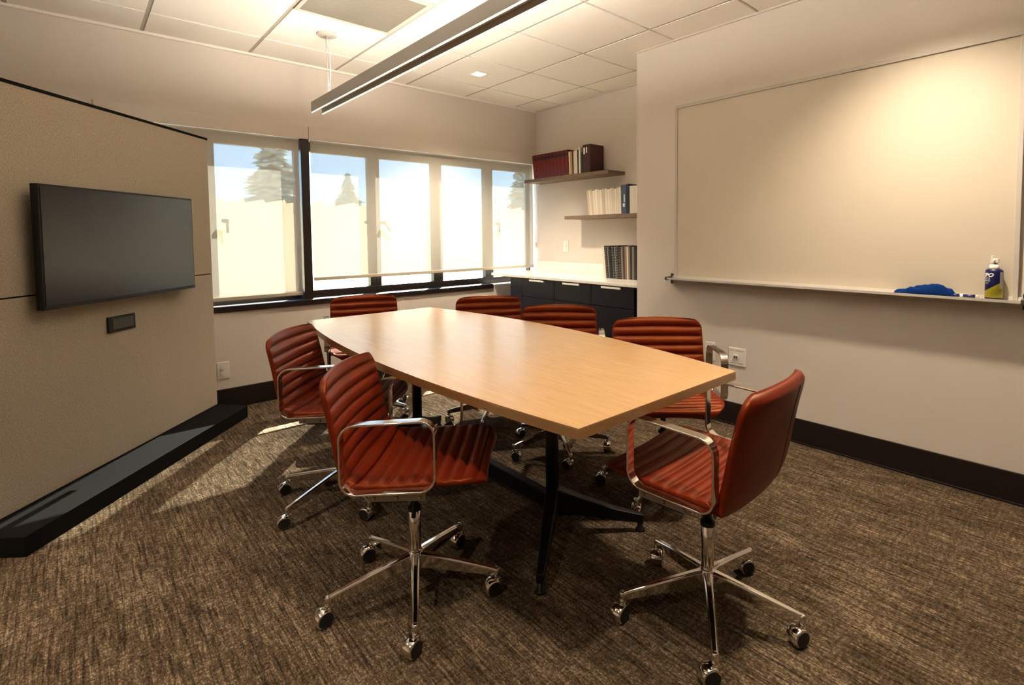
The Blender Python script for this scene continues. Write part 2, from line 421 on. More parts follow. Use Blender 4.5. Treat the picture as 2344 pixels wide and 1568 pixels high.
def upglow():
    # added glow, angular falloff shaped to brighten the ceiling evenly
    m, nt, b = newmat('added_uplight_glow'); L = nt.links.new; N = nt.nodes.new
    b.inputs['Base Color'].default_value = (.8,.75,.65,1); b.inputs['Emission Color'].default_value = (1,.90,.76,1)
    g = N('ShaderNodeNewGeometry'); d = N('ShaderNodeVectorMath'); d.operation = 'DOT_PRODUCT'
    L(g.outputs['Normal'], d.inputs[0]); L(g.outputs['Incoming'], d.inputs[1])
    mx = N('ShaderNodeMath'); mx.operation = 'MAXIMUM'; L(d.outputs['Value'], mx.inputs[0]); mx.inputs[1].default_value = .40
    pw = N('ShaderNodeMath'); pw.operation = 'POWER'; L(mx.outputs[0], pw.inputs[0]); pw.inputs[1].default_value = -3
    ml = N('ShaderNodeMath'); ml.operation = 'MULTIPLY'; L(pw.outputs[0], ml.inputs[0]); ml.inputs[1].default_value = UPL
    L(ml.outputs[0], b.inputs['Emission Strength']); return m
UPL = 2.2
M['upglow'] = upglow()
pendant()

# ------------------------------------------------------------------ windows
MUL = [.700, 1.348, 1.950, 2.571, 3.173]
mw = [.066, .045, .05, .05, .05]
edges = [(WX0, MUL[0]-mw[0])] + [(MUL[i]+mw[i], (MUL[i+1]-mw[i+1]) if i < 4 else XA) for i in range(5)]
YG = YB+.10
wf0, wf1 = .80, 1.925
for i, (x0, x1) in enumerate(edges):
    n = i+1
    fr = MB()
    xa = x0 - (mw[i-1] if i else 0); xb = x1 + (mw[i] if i < 5 else 0)
    fr.box((xa, YB+0.125, WZ0), (xb, YB+0.185, wf0)).box((xa, YB+0.125, wf1), (xb, YB+0.185, WZ1))
    fr.box((xa, YB+0.125, wf0), (x0+(0 if i else .03), YB+0.185, wf1)).box((x1-(0 if i < 5 else .012), YB+0.125, wf0), (xb, YB+0.185, wf1))
    w = struct(fr.build('window_%d' % n, M['frame'], bevel=.003))
    MB().box((x0, YB+0.151, wf0), (x1, YB+0.157, wf1)).build('glass_pane', M['glass'], parent=w)
    if i in (1, 2, 3, 5):
        hx = {1: x0+.06, 2: x1-.012, 3: x0+.03, 5: x0+.06}[i]
        sl = {1: 0, 2: 0, 3: .05, 5: 0}[i]
        MB().box((hx-.03, YB+.095, 1.345), (hx+.012, YB+.128, 1.372)).tube([(hx, YB+.10, 1.365), (hx+sl, YB+.09, 1.27)], .009, 8).build('window_handle', M['bmetal'], parent=w)
struct(MB().box((1.318, YB+.006, WZ0), (1.380, YB+.13, WZ1)).build('trim_6', M['frame'], bevel=.002))

def shade(name, x0, x1, zb, label, chain):
    t = empty(name, ((x0+x1)/2, YB+.03, WZ1), label=label, cat='window shade', group='roller shades over the windows')
    w = (x1-x0)/2; n = 24; zz = zb-WZ1
    fab = MB(); vs = []; fs = []
    for i in range(n+1):
        x = -w+2*w*i/n
        for k in range(7):
            vs.append((x, .0025*math.sin(i*1.9)*(k/6)**2, -.002+(zz+.012)*k/6))
    for i in range(n):
        for k in range(6): fs.append((i*7+k, (i+1)*7+k, (i+1)*7+k+1, i*7+k+1))
    fab.add(vs, fs, 0, True).build('shade_fabric', M['shade'], parent=t)
    MB().box((-w, -.007, zz), (w, .007, zz+.028)).build('hem_bar', M['hem'], parent=t, bevel=.004)
    if chain:
        MB().tube([(w+.012, -.02, -.02), (w+.013, -.02, -.85)], .0022, 6).tube([(w+.020, -.008, -.02), (w+.021, -.008, -.85)], .0022, 6).box((w+.008, -.026, -.90), (w+.024, -.004, -.85)).build('bead_chain', M['white'], parent=t)
M['hem'] = pmat('shade_hem', (.50,.44,.34), .6)
shade('roller_shade', .30, 1.310, .778, 'cream roller shade pulled to the sill beside the television panel', False)
shade('roller_shade', 1.396, 3.690, .885, 'wide cream roller shade stopped a little above the sill beyond the table', True)

# ------------------------------------------------------------------ outdoors
struct(MB().box((-30, YB+.6, -.5), (60, 60, -.3)).build('ground', M['ground']))
fz = MB(); x = -8.0; rnd = random.Random(3); top = []
while x < 18:
    w = rnd.uniform(.16, .34); z = 1.70+rnd.uniform(-.02, .03)
    top += [(x, z), (x+w*.82, z+rnd.uniform(.04, .085)), (x+w*.9, z-.01)]; x += w
vs = []; fs = []
for px, pz in top: vs += [(px, 8.0, -.3), (px, 8.0, pz), (px, 8.02, -.3), (px, 8.02, pz)]
for i in range(len(top)-1):
    a = i*4; b_ = a+4
    fs += [(a, b_, b_+1, a+1), (a+2, a+3, b_+3, b_+2), (a+1, b_+1, b_+3, a+3)]
tag(fz.add(vs, fs).build('screen_fence', M['fence']), 'cream screening fence with a ragged top outside behind the windows', 'fence')
def conifer(x, y, h, rad, label, seed):
    t = empty('conifer_tree', (x, y, -.3), label=label, cat='tree', group='trees beyond the fence')
    rn = random.Random(seed); vs = []; fs = []
    for k in range(420):
        u = rn.random()**.8; z = h*(.12+.88*u); rr = rad*(1-u)*1.02+.05; a = rn.uniform(0, 2*PI); l = rr*rn.uniform(.55, 1)
        p = Vector((math.cos(a)*l, math.sin(a)*l, z - l*.18)); b0 = Vector((0, 0, z+.1))
        d = (p-b0); sd = Vector((-d.y, d.x, 0)).normalized()*(.10+.10*l)
        o = len(vs); vs += [b0, b0.lerp(p, .6)+sd, p, b0.lerp(p, .6)-sd, b0.lerp(p, .6)-Vector((0,0,.12))]
        fs += [(o, o+1, o+4), (o+1, o+2, o+4), (o+2, o+3, o+4), (o+3, o, o+4), (o, o+3, o+1), (o+1, o+3, o+2)]
    MB().add(vs, fs).build('foliage', M['conifer'], parent=t)
    MB().lathe([(.16, 0), (.05, h*.8)], 10).build('trunk', M['bark'], parent=t)
conifer(4.1, 16, 4.9, 1.9, 'tall pale conifer seen through the shade left of the dark window post', 1)
conifer(.6, 17.5, 5.4, 1.5, 'conifer half hidden at the left edge of the first window', 2)
conifer(6.9, 18, 3.6, 2.0, 'low broad conifer seen through the window right of the dark post', 4)
conifer(14.4, 18, 5.0, 1.7, 'conifer seen through the last window next to the book shelves', 5)

# ------------------------------------------------------------------ television panel
PR = empty('media_panel', (.683, 4.226, 0), R(49.69), label='tan fabric media panel with black trim standing across the corner on a black plinth', cat='room divider')
PW, PT, PS = 1.60, .085, .99
MB().box((-PW, .0, .085), (0, PT, PS-.003)).build('lower_panel', M['fabric'], parent=PR, bevel=.003)
MB().box((-PW, .0, PS+.003), (0, PT, 1.895)).build('upper_panel', M['fabric'], parent=PR, bevel=.003)
MB().box((-PW, .004, PS-.004), (0, PT-.004, PS+.004)).build('seam_strip', M['black'], parent=PR)
MB().box((-PW-.004, -.002, 1.893), (.003, PT, 1.908)).build('top_trim', M['black'], parent=PR)
MB().prism([(-PW+.0, -.218), (-.03, -.218), (.03, PT), (-PW, PT)], 0, .082).build('plinth', M['black'], parent=PR, bevel=.003)
tvt = empty('television', (0, 0, 0), label='black flat screen television mounted on the tan panel', cat='television')
tvt.matrix_world = Matrix.Translation((.683, 4.226, 0)) @ Matrix.Rotation(R(49.69), 4, 'Z')
bx0, bx1, bz0, bz1 = -1.312, -.305, .925, 1.478
MB().box((bx0, -.078, bz0), (bx1, -.045, bz1)).build('body', M['bmetal'], parent=tvt, bevel=.003)
MB().box((bx0+.30, -.046, bz0+.12), (bx1-.30, -.012, bz1-.12)).build('wall_mount', M['bmetal'], parent=tvt, bevel=.002)
MB().box((bx0+.010, -.0798, bz0+.018), (bx1-.010, -.0775, bz1-.010)).build('screen', M['screen'], parent=tvt)
MB().box((bx0+.002, -.0805, bz0+.001), (bx1-.002, -.0775, bz0+.014)).build('lower_bezel', M['bmetal'], parent=tvt, bevel=.001)
wp = empty('connection_box', (0, 0, 0), label='small black cable box on the tan panel under the television', cat='connection box')
wp.matrix_world = tvt.matrix_world
MB().box((-.895, -.012, .748), (-.713, -.001, .830)).build('cover_plate', M['bmetal'], parent=wp, bevel=.003)
MB().box((-.868, -.0135, .762), (-.728, -.0115, .816)).build('inset_panel', M['cap'], parent=wp, bevel=.001)

# ------------------------------------------------------------------ whiteboard
wy0, wy1, wz0, wz1 = .306, 2.118, .940, 2.113
WB = empty('whiteboard', (XR, (wy0+wy1)/2, wz0), label='large wall mounted whiteboard with aluminium frame and marker tray', cat='whiteboard')
oy = (wy0+wy1)/2
MB().box((-.014, wy0-oy, 0), (-.001, wy1-oy, wz1-wz0)).build('board_surface', M['board'], parent=WB)
for nm, lo, hi in (('top_rail', (-.021, wy0-oy, wz1-wz0-.016), (-.001, wy1-oy, wz1-wz0+.004)),
                   ('side_rail', (-.021, wy0-oy-.004, -.01), (-.001, wy0-oy+.016, wz1-wz0-.016)),
                   ('side_rail', (-.021, wy1-oy-.016, -.01), (-.001, wy1-oy+.004, wz1-wz0-.016))):
    MB().box(lo, hi).build(nm, M['alup'], parent=WB, bevel=.002)
TD = .088
prof = [(-.002, -.045), (-.016, -.045), (-.016, -.020), (-TD, -.016), (-TD, -.003), (-TD+.008, -.007), (-.020, -.010), (-.016, .006), (-.002, .006)]
n = len(prof); vs = [(px, wy0-oy-.02, pz) for px, pz in prof]+[(px, wy1-oy+.02, pz) for px, pz in prof]
fs = [list(range(n)), list(range(n, 2*n))[::-1]]+[(i, (i+1) % n, n+(i+1) % n, n+i) for i in range(n)]
MB().add(vs, fs).build('marker_tray', M['alup'], parent=WB)
for yy in (wy0-oy-.034, wy1-oy+.020):
    MB().box((-TD-.004, yy, -.022), (-.002, yy+.014, .002)).box((-.022, yy, -.05), (-.002, yy+.014, .022)).build('end_cap', M['cap'], parent=WB, bevel=.003)

TZ = wz0-.0085   # tray top surface
# blue cloth lying bunched on the tray
from mathutils import noise as mnoise
def cloth():
    t = MB(); nu, nv = 64, 28; vs = []; fs = []
    keys = [(0, .006), (.06, .016), (.18, .020), (.27, .033), (.40, .036), (.52, .046), (.66, .054), (.78, .052), (.90, .034), (1, .008)]
    def hgt(u):
        for (a, ha), (b, hb) in zip(keys, keys[1:]):
            if u <= b:
                q = (u-a)/(b-a); q = q*q*(3-2*q); return ha+(hb-ha)*q
        return keys[-1][1]
    for i in range(nu+1):
        u = i/nu; env = math.sin(PI*min(1, max(0, u)))**.35
        for j in range(nv+1):
            v = j/nv; a = PI*v
            hh = hgt(u)*(math.sin(a)**.7)
            p = Vector((math.cos(a)*1.3, u*7, v*2.2))
            f = mnoise.noise(p*.75)*.012 - max(0, .35-abs(mnoise.noise(p*.9+Vector((4,1,2)))))*.022 + .004
            f *= math.sin(a)*env
            ww = .030*(.25+.75*env)
            vs.append((-.047+ww*math.cos(a)*(1+.12*mnoise.noise(Vector((u*9, v*3, 1)))), .128-.256*u+.004*mnoise.noise(p*2), max(.006, .006+hh+f)))
    for i in range(nu):
        for j in range(nv): fs.append((i*(nv+1)+j, (i+1)*(nv+1)+j, (i+1)*(nv+1)+j+1, i*(nv+1)+j+1))
    for i in range(nu): fs.append((i*(nv+1), i*(nv+1)+nv, (i+1)*(nv+1)+nv, (i+1)*(nv+1)))
    o = t.add(vs, fs, 0, True).build('cleaning_cloth', M['cloth'], loc=(XR, .645, TZ-.003)); tag(o, 'crumpled blue cleaning cloth lying on the whiteboard tray', 'cloth')
cloth()
M['navyp'] = pmat('navy_print', (.012,.015,.11), .35)
M['inkw'] = pmat('white_print', (.85,.82,.78), .5)
M['inkg'] = pmat('grey_print', (.40,.40,.36), .5)
# dry erase pen
pen = empty('dry_erase_pen', (XR-.055, .47, TZ+.0085), label='white and blue dry erase pen on the tray between cloth and spray bottle', cat='pen')
MY = Matrix.Rotation(PI/2, 4, 'X')
MB().lathe([(.0, -.034), (.0075, -.034), (.008, -.03), (.008, .036)], 16, mat=MY).build('barrel', M['white'], parent=pen)
MB().lathe([(.0083, -.022), (.0083, .024)], 16, mat=MY).build('label_band', M['navyp'], parent=pen)
MB().lathe([(.0088, .036), (.0085, .062), (.006, .066), (.0, .066)], 16, mat=Matrix.Rotation(-PI/2, 4, 'X')).build('cap', M['navyp'], parent=pen)
pen2 = empty('dry_erase_pen', (XR-.030, .50, TZ+.0075), label='pale dry erase pen at the back of the whiteboard tray', cat='pen')
MB().lathe([(.0, -.04), (.0065, -.04), (.007, -.036), (.007, .04)], 16, mat=MY).build('barrel', M['white'], parent=pen2)
MB().lathe([(.0078, .04), (.0075, .062), (.0, .064)], 16, mat=MY).build('cap', M['cap'], parent=pen2)

# spray bottle
def bottle():
    B = empty('spray_bottle', (XR-.046, .383, TZ), R(0), label='navy and lime spray bottle of board cleaner with white sprayer on the tray', cat='bottle')
    m, nt, b = newmat('bottle_print'); L = nt.links.new; N = nt.nodes.new
    tc = N('ShaderNodeTexCoord'); sp = N('ShaderNodeSeparateXYZ'); L(tc.outputs['Object'], sp.inputs[0])
    # lime wave climbs toward local -y side
    wv = N('ShaderNodeMath'); wv.operation = 'MULTIPLY_ADD'; L(sp.outputs['Y'], wv.inputs[0]); wv.inputs[1].default_value = -.72; wv.inputs[2].default_value = .060
    sub = N('ShaderNodeMath'); sub.operation = 'LESS_THAN'; L(sp.outputs['Z'], sub.inputs[0]); L(wv.outputs[0], sub.inputs[1])
    c1 = N('ShaderNodeMix'); c1.data_type = 'RGBA'; L(sub.outputs[0], c1.inputs[0]); c1.inputs[6].default_value = (.008,.010,.075,1); c1.inputs[7].default_value = (.40,.36,.025,1)
    lt = N('ShaderNodeMath'); lt.operation = 'LESS_THAN'; L(sp.outputs['Z'], lt.inputs[0]); lt.inputs[1].default_value = .010
    c2 = N('ShaderNodeMix'); c2.data_type = 'RGBA'; L(lt.outputs[0], c2.inputs[0]); L(c1.outputs[2], c2.inputs[6]); c2.inputs[7].default_value = (.01,.01,.02,1)
    L(c2.outputs[2], b.inputs['Base Color']); b.inputs['Roughness'].default_value = .3
    sx, sy = .76, 1.0
    MB().lathe([(.0, 0), (.029, 0), (.0325, .004), (.0325, .128), (.031, .134), (.020, .141), (.0, .142)], 40, sx=sx, sy=sy).build('bottle_body', m, parent=B)
    # back label patch on the camera side
    lab = MB(); vs = []; fs = []; k = 8
    for i in range(k+1):
        a = R(224+50*i/k)
        for z in (.052, .126): vs.append((.0329*sx*math.cos(a), .0329*sy*math.sin(a), z))
    for i in range(k): fs.append((2*i, 2*i+2, 2*i+3, 2*i+1))
    lab.add(vs, fs, 0, True).build('back_label', M['inkg'], parent=B)
    MB().lathe([(.018, .138), (.019, .141), (.018, .156), (.012, .160), (.0, .160)], 28).build('collar', M['white'], parent=B)
    sp_ = MB(); sp_.lathe([(.0105, .158), (.0105, .170), (.0, .170)], 20)
    sp_.box((-.012, -.0150, .166), (.012, .0110, .186)).box((-.013, .0045, .162), (.013, .0125, .199)).box((-.020, -.004, .172), (-.010, .004, .182))
    sp_.build('sprayer_head', M['white'], parent=B, bevel=.002)
    # lettering wrapped on the body
    def text(s, size, z, a0, mat, shear=0, sp=1.0, bold=0):
        cu = bpy.data.curves.new('lettering', 'FONT'); cu.body = s; cu.size = size; cu.shear = shear; cu.space_character = sp
        cu.align_x = 'CENTER'; cu.offset = bold; cu.resolution_u = 3
        to = bpy.data.objects.new('tmp_text', cu); COL.objects.link(to)
        dg = bpy.context.evaluated_depsgraph_get(); me = bpy.data.meshes.new_from_object(to.evaluated_get(dg))
        bpy.data.objects.remove(to)
        bm = bmesh.new(); bm.from_mesh(me); bmesh.ops.subdivide_edges(bm, edges=[e for e in bm.edges if e.calc_length() > .004], cuts=1)
        bm.to_mesh(me); bm.free()
        for v in me.vertices:
            a = a0 + v.co.x/.029; v.co = Vector((.0331*sx*math.cos(a), .0331*sy*math.sin(a), z+v.co.y))
        me.materials.append(mat)
        o = bpy.data.objects.new('lettering', me); COL.objects.link(o); o.parent = B
    A0 = R(123)
    text('EXPO', .0225, .104, A0, M['inkw'], .25, 1.0, .0009)
    text('WHITE', .0115, .0925, A0, M['inkw'], 0, 1.05)
    text('BOARD', .0115, .0825, A0, M['inkw'], 0, 1.05)
    text('CARE', .0115, .0705, A0, M['inkg'], 0, 1.05)
bottle()

# ------------------------------------------------------------------ outlets and plates
M['slot'] = pmat('outlet_slot', (.02,.015,.012), .6)
def outlet(loc, rz, label, kind='outlet'):
    o = empty('wall_outlet', loc, rz, label=label, cat='wall outlet')     # local: x right, -y out of wall, z up
    MB().box((-.037, -.006, -.060), (.037, 0, .060)).build('cover_plate', M['white'], parent=o, bevel=.002)
    for s in (-1, 1):
        q = MB().lathe([(.0, .0), (.0155, .0), (.017, -.002), (.017, -.004)], 20, mat=Matrix.Translation((0, -.009, s*.021)) @ Matrix.Rotation(-PI/2, 4, 'X')).build('receptacle', M['white'], parent=o)
        MB().box((-.0085, -.0098, s*.021+.001), (-.0055, -.0088, s*.021+.0095)).box((.0055, -.0098, s*.021+.002), (.0085, -.0088, s*.021+.0095)).box((-.0025, -.0098, s*.021-.011), (.0025, -.0088, s*.021-.005)).build('socket_slots', M['slot'], parent=q)
    return o
outlet((.748, YB, .284), 0, 'white duplex wall outlet low on the window wall beside the media panel')
outlet((XR, 1.846, .455), -PI/2, 'white duplex wall outlet behind the chair at the whiteboard wall')
outlet((XA, 3.900, 1.118), -PI/2, 'white wall outlet above the counter in the alcove under the shelves')
dp = empty('data_plate', (XR, 1.652, .447), -PI/2, label='square white data plate with one jack low on the whiteboard wall', cat='wall outlet')
MB().box((-.058, -.006, -.057), (.058, 0, .057)).build('cover_plate', M['white'], parent=dp, bevel=.002)
MB().box((-.018, -.016, -.006), (.010, -.006, .014)).build('jack', M['white'], parent=dp, bevel=.001)
MB().box((-.017, -.0166, -.003), (-.006, -.0158, .006)).box((-.003, -.0166, -.003), (.008, -.0158, .006)).build('jack_opening', M['slot'], parent=dp)
k = MB(); rn = random.Random(2)
for zz in (.041, -.041):
    k = MB()
    for i in range(9):
        k.box((-.046+i*.0102, -.0066, zz-.004), (-.046+i*.0102+rn.uniform(.004, .0085), -.0058, zz+.004))
    k.build('label_strip', M['inkg'], parent=dp)


# ------------------------------------------------------------------ counter, drawer cabinets, shelves
CF, CZ = 3.10, .857
MB_c = MB().box((CF, YC+.002, CZ-.026), (XA-.001, YB-.002, CZ)).build('countertop', M['counter'], bevel=.003)
tag(MB_c, 'white countertop over the dark drawer cabinets in the alcove', 'countertop')
bs = MB().box((XA-.018, YC+.002, CZ), (XA-.001, YB-.002, CZ+.10)).build('backsplash', M['counter'], parent=MB_c, bevel=.002)
ys = [2.52, 2.977, 3.434, 3.891]
clabel = ['dark drawer cabinet under the alcove counter nearest the whiteboard wall', 'dark drawer cabinet in the middle of the alcove counter', 'dark drawer cabinet under the window end of the alcove counter']
for i in range(3):
    y0, y1 = ys[i], ys[i+1]
    c = empty('drawer_cabinet', ((CF+.02+XA)/2, (y0+y1)/2, 0), label=clabel[i], cat='cabinet', group='drawer cabinets under the alcove counter')
    ox, oyy = (CF+.02+XA)/2, (y0+y1)/2
    MB().box((CF+.04-ox, y0-oyy, .08), (XA-.005-ox, y1-oyy, CZ-.027)).box((CF+.09-ox, y0-oyy, 0), (XA-.005-ox, y1-oyy, .08)).build('body', M['navy'], parent=c)
    for k, (z0, z1) in enumerate(((.659, .826), (.42, .653), (.085, .414))):
        dr = MB().box((CF+.02-ox, y0+.002-oyy, z0), (CF+.0395-ox, y1-.002-oyy, z1)).build('drawer', M['navy'], parent=c, bevel=.0015)
        ya = 3.763-.4545*(2-i); yb = ya-.203
        if k < 1:
            MB().box((CF+.004-ox, yb-oyy, z1-.020), (CF+.0215-ox, ya-oyy, z1-.004)).build('pull', M['ltrim'], parent=dr, bevel=.001)
pnl = MB().box((CF+.02, ys[3]+.001, .0), (XA-.005, 4.07, CZ-.027)).build('filler_cabinet', M['navy'], bevel=.002)
tag(pnl, 'plain dark end cabinet under the window end of the counter', 'cabinet')

SF = 3.487
SZ1, SZ2 = 1.813, 1.418
sh1 = MB().box((SF, 3.112, SZ1-.032), (XA, 4.29, SZ1)).build('floating_shelf', M['shelf'], bevel=.0015)
tag(sh1, 'brown floating shelf holding the red volumes, upper of two', 'shelf', 'floating shelves in the alcove')
sh2 = MB().box((SF, YC+.003, SZ2-.033), (XA, 3.678, SZ2)).build('floating_shelf', M['shelf'], bevel=.0015)
tag(sh2, 'brown floating shelf holding the pale booklets, lower of two', 'shelf', 'floating shelves in the alcove')

def cov(name, col, r=.45): return pmat(name, col, r)
BC = dict(red=None, darkred=cov('cover_dark_red', (.05,.006,.006)), cream=cov('cover_cream', (.75,.64,.45)), gold=cov('cover_gold', (.42,.28,.10)),
          white=cov('cover_white', (.80,.75,.66)), black=cov('cover_black', (.012,.011,.012)), blue=cov('cover_blue', (.055,.085,.16)), navy=cov('cover_navy', (.008,.012,.03)),
          tan=cov('cover_tan', (.60,.50,.36)), ivory=cov('cover_ivory', (.78,.70,.56)), grey=cov('cover_grey', (.16,.13,.095)), green=cov('cover_dark_green', (.03,.045,.035)), clear=cov('cover_clear', (.62,.56,.47), .2))
def red_cover():
    m, nt, b = newmat('cover_red_volume'); L = nt.links.new; N = nt.nodes.new
    tc = N('ShaderNodeTexCoord'); sp = N('ShaderNodeSeparateXYZ'); L(tc.outputs['Object'], sp.inputs[0])
    r = N('ShaderNodeValToRGB'); r.color_ramp.interpolation = 'CONSTANT'; e = r.color_ramp.elements
    e[0].position, e[0].color = 0, (.13,.005,.007,1); e[1].position, e[1].color = .185, (.018,.003,.004,1)
    k = r.color_ramp.elements.new(.212); k.color = (.10,.006,.008,1)
    L(sp.outputs['Z'], r.inputs['Fac']); L(r.outputs['Color'], b.inputs['Base Color']); b.inputs['Roughness'].default_value = .32
    return m
BC['red'] = red_cover()
def book(name, label, group, y1, th, h, depth, col, z, lean=0, xs=3.52, page='pages', comb=None, jut=0):
    """upright book: spine faces -x; y1 is its far (+y) side; z its shelf"""
    o = None
    r_ = .003
    mbk = MB()
    # U shaped cover
    mbk.box((0, -th, 0), (.004, 0, h)).box((.004, -th, 0), (depth, -th+min(.003, th*.2), h)).box((.004, -min(.003, th*.2), 0), (depth, 0, h))
    o = mbk.build(name, BC[col], loc=(xs-jut, y1, z+math.sin(abs(lean))*th*.0+.0005), rot=(lean, 0, 0))
    tag(o, label, 'book' if comb is None else 'document', group)
    MB().box((.004, -th+min(.003, th*.2), .004), (depth-.004, -min(.003, th*.2), h-.004)).build('pages', M[page], parent=o)
    if comb:
        cb = MB(); nn = 19
        for i in range(nn):
            zz = .012+(h-.024)*i/(nn-1)
            cb.tube([(.006, -th*.85, zz), (-.006, -th*.7, zz), (-.009, -th*.5, zz), (-.006, -th*.3, zz), (.006, -th*.15, zz)], .0026, 5)
        cb.build('comb_binding', comb, parent=o)
    return o
ORD = ['first', 'second', 'third', 'fourth', 'fifth', 'sixth', 'seventh', 'eighth', 'ninth', 'tenth', 'eleventh', 'twelfth', 'thirteenth', 'fourteenth', 'fifteenth', 'sixteenth']
# upper shelf
y = 4.168; ths = [.046,.058,.054,.050,.050,.052,.050,.054,.056,.050]
for i, th in enumerate(ths):
    ln = R(-6.5+3.5*i/9)
    book('red_volume', 'dark red volume on the upper shelf, %s from the window' % ORD[i], 'dark red volumes on the upper shelf', y, th*.985, .244, .175, 'red', SZ1, ln)
    y -= th
y -= .006
mix = [('cream', .020, .222, 'thin cream book beside the red volumes on the upper shelf'), ('gold', .026, .222, 'thin gold and cream book on the upper shelf'), ('darkred', .018, .222, 'thin dark red book between pale books on the upper shelf'),
       ('cream', .020, .222, 'thin peach book in the middle of the upper shelf'), ('white', .030, .226, 'white book, wider than its neighbours, on the upper shelf'), ('black', .018, .226, 'thin black book beside the tall white book on the upper shelf'),
       ('white', .022, .25, 'tall white book beside the thick dark book on the upper shelf'), ('green', .026, .20, 'short dark green book in front of the thick dark book on the upper shelf')]
for i, (c, th, hh, lb) in enumerate(mix):
    book('book', lb, 'mixed books on the upper shelf', y, th*.97, hh, .16, c, SZ1, R(-2.6+.3*i), jut=.0); y -= th
y -= .004
big = book('thick_book', 'thick dark book with a patterned cover at the right end of the upper shelf', 'mixed books on the upper shelf', y, .095, .262, .185, 'darkred', SZ1, R(-.5))
MB().box((-.0012, -.030, .175), (0, -.012, .235)).box((-.0012, -.058, .185), (0, -.044, .238)).build('spine_label', M['inkw'], parent=big)
k = MB()
for a0, b0, a1, b1 in ((.03,.02,.16,.025), (.03,.145,.16,.15), (.03,.02,.035,.15), (.155,.02,.16,.15), (.03,.165,.16,.170), (.03,.215,.16,.220)):
    k.box((a0, -.0962, b0), (a1, -.095, b1))
for i in range(7):
    mt = Matrix.Translation((.05+.016*i, -.0955, .085)) @ Matrix.Rotation(R(35 if i % 2 else -35), 4, 'Y')
    k.box((-.0015, -.0006, -.05), (.0015, .0006, .05), mat=mt)
k.build('cover_pattern', BC['darkred'], parent=big)
# lower shelf
y = 3.392; seq = ['tan','ivory','tan','ivory','white','cream','white','tan','ivory','white','ivory','cream','white','ivory','white']
for i, c in enumerate(seq):
    th = [.020,.022,.024,.028,.030,.024,.030,.032,.034,.026,.028,.024,.022,.024,.028][i]
    book('booklet', 'pale booklet on the lower shelf, %s from the window' % ORD[i], 'pale booklets on the lower shelf', y, th*.96, .226+.004*((i*7) % 3), .19, c, SZ2, R(-7+.36*i), xs=3.53)
    y -= th
y -= .002
bb = book('blue_binder', 'thick slate blue binder beside the pale booklets on the lower shelf', 'binders on the lower shelf', y, .056, .252, .185, 'blue', SZ2, R(-1.0), xs=3.53)
MB().box((-.001, -.040, .10), (0, -.028, .17)).box((-.001, -.040, .06), (0, -.016, .09)).build('spine_label', M['inkw'], parent=bb); y -= .059
book('dark_binder', 'narrow navy black binder between the blue and the white binder', 'binders on the lower shelf', y, .026, .256, .185, 'navy', SZ2, R(-.5), xs=3.53); y -= .028
book('white_binder', 'white binder beside the whiteboard wall corner on the lower shelf', 'binders on the lower shelf', y, .06, .236, .185, 'white', SZ2, R(-.5), xs=3.535); y -= .062
book('white_binder', 'white binder mostly hidden by the whiteboard wall corner on the lower shelf', 'binders on the lower shelf', y, .05, .236, .185, 'white', SZ2, R(-.5), xs=3.535)
# comb bound documents standing on the counter
M['combb'] = pmat('comb_black', (.25,.22,.20), .3); M['combd'] = pmat('comb_dark', (.02,.02,.02), .3)
y = 3.085
docs = [('clear', .012, None), ('clear', .014, None), ('black', .030, 'combb'), ('grey', .012, None), ('black', .036, 'combd'), ('black', .030, 'combb'), ('grey', .012, None), ('black', .034, 'combb'), ('black', .022, 'combb'),
        ('grey', .022, None), ('darkred', .016, None), ('grey', .022, None), ('tan', .014, None), ('grey', .020, None), ('black', .02, None), ('grey', .022, None), ('black', .02, None)]
for i, (c, th, cm) in enumerate(docs):
    nm = {'clear': 'clear covered', 'black': 'black', 'grey': 'brown grey', 'darkred': 'dark red', 'tan': 'tan'}[c]
    n_same = sum(1 for q in docs[:i] if q[0] == c)
    lb = '%s bound document standing on the counter, %s %s one from the window' % (nm, ORD[n_same], nm)
    book('bound_document', lb, 'bound documents on the counter', y, th*.94, .276+.003*((i*5) % 3), .215, c, CZ, R(-6+.36*i), xs=3.40, comb=M[cm] if cm else None)
    y -= th

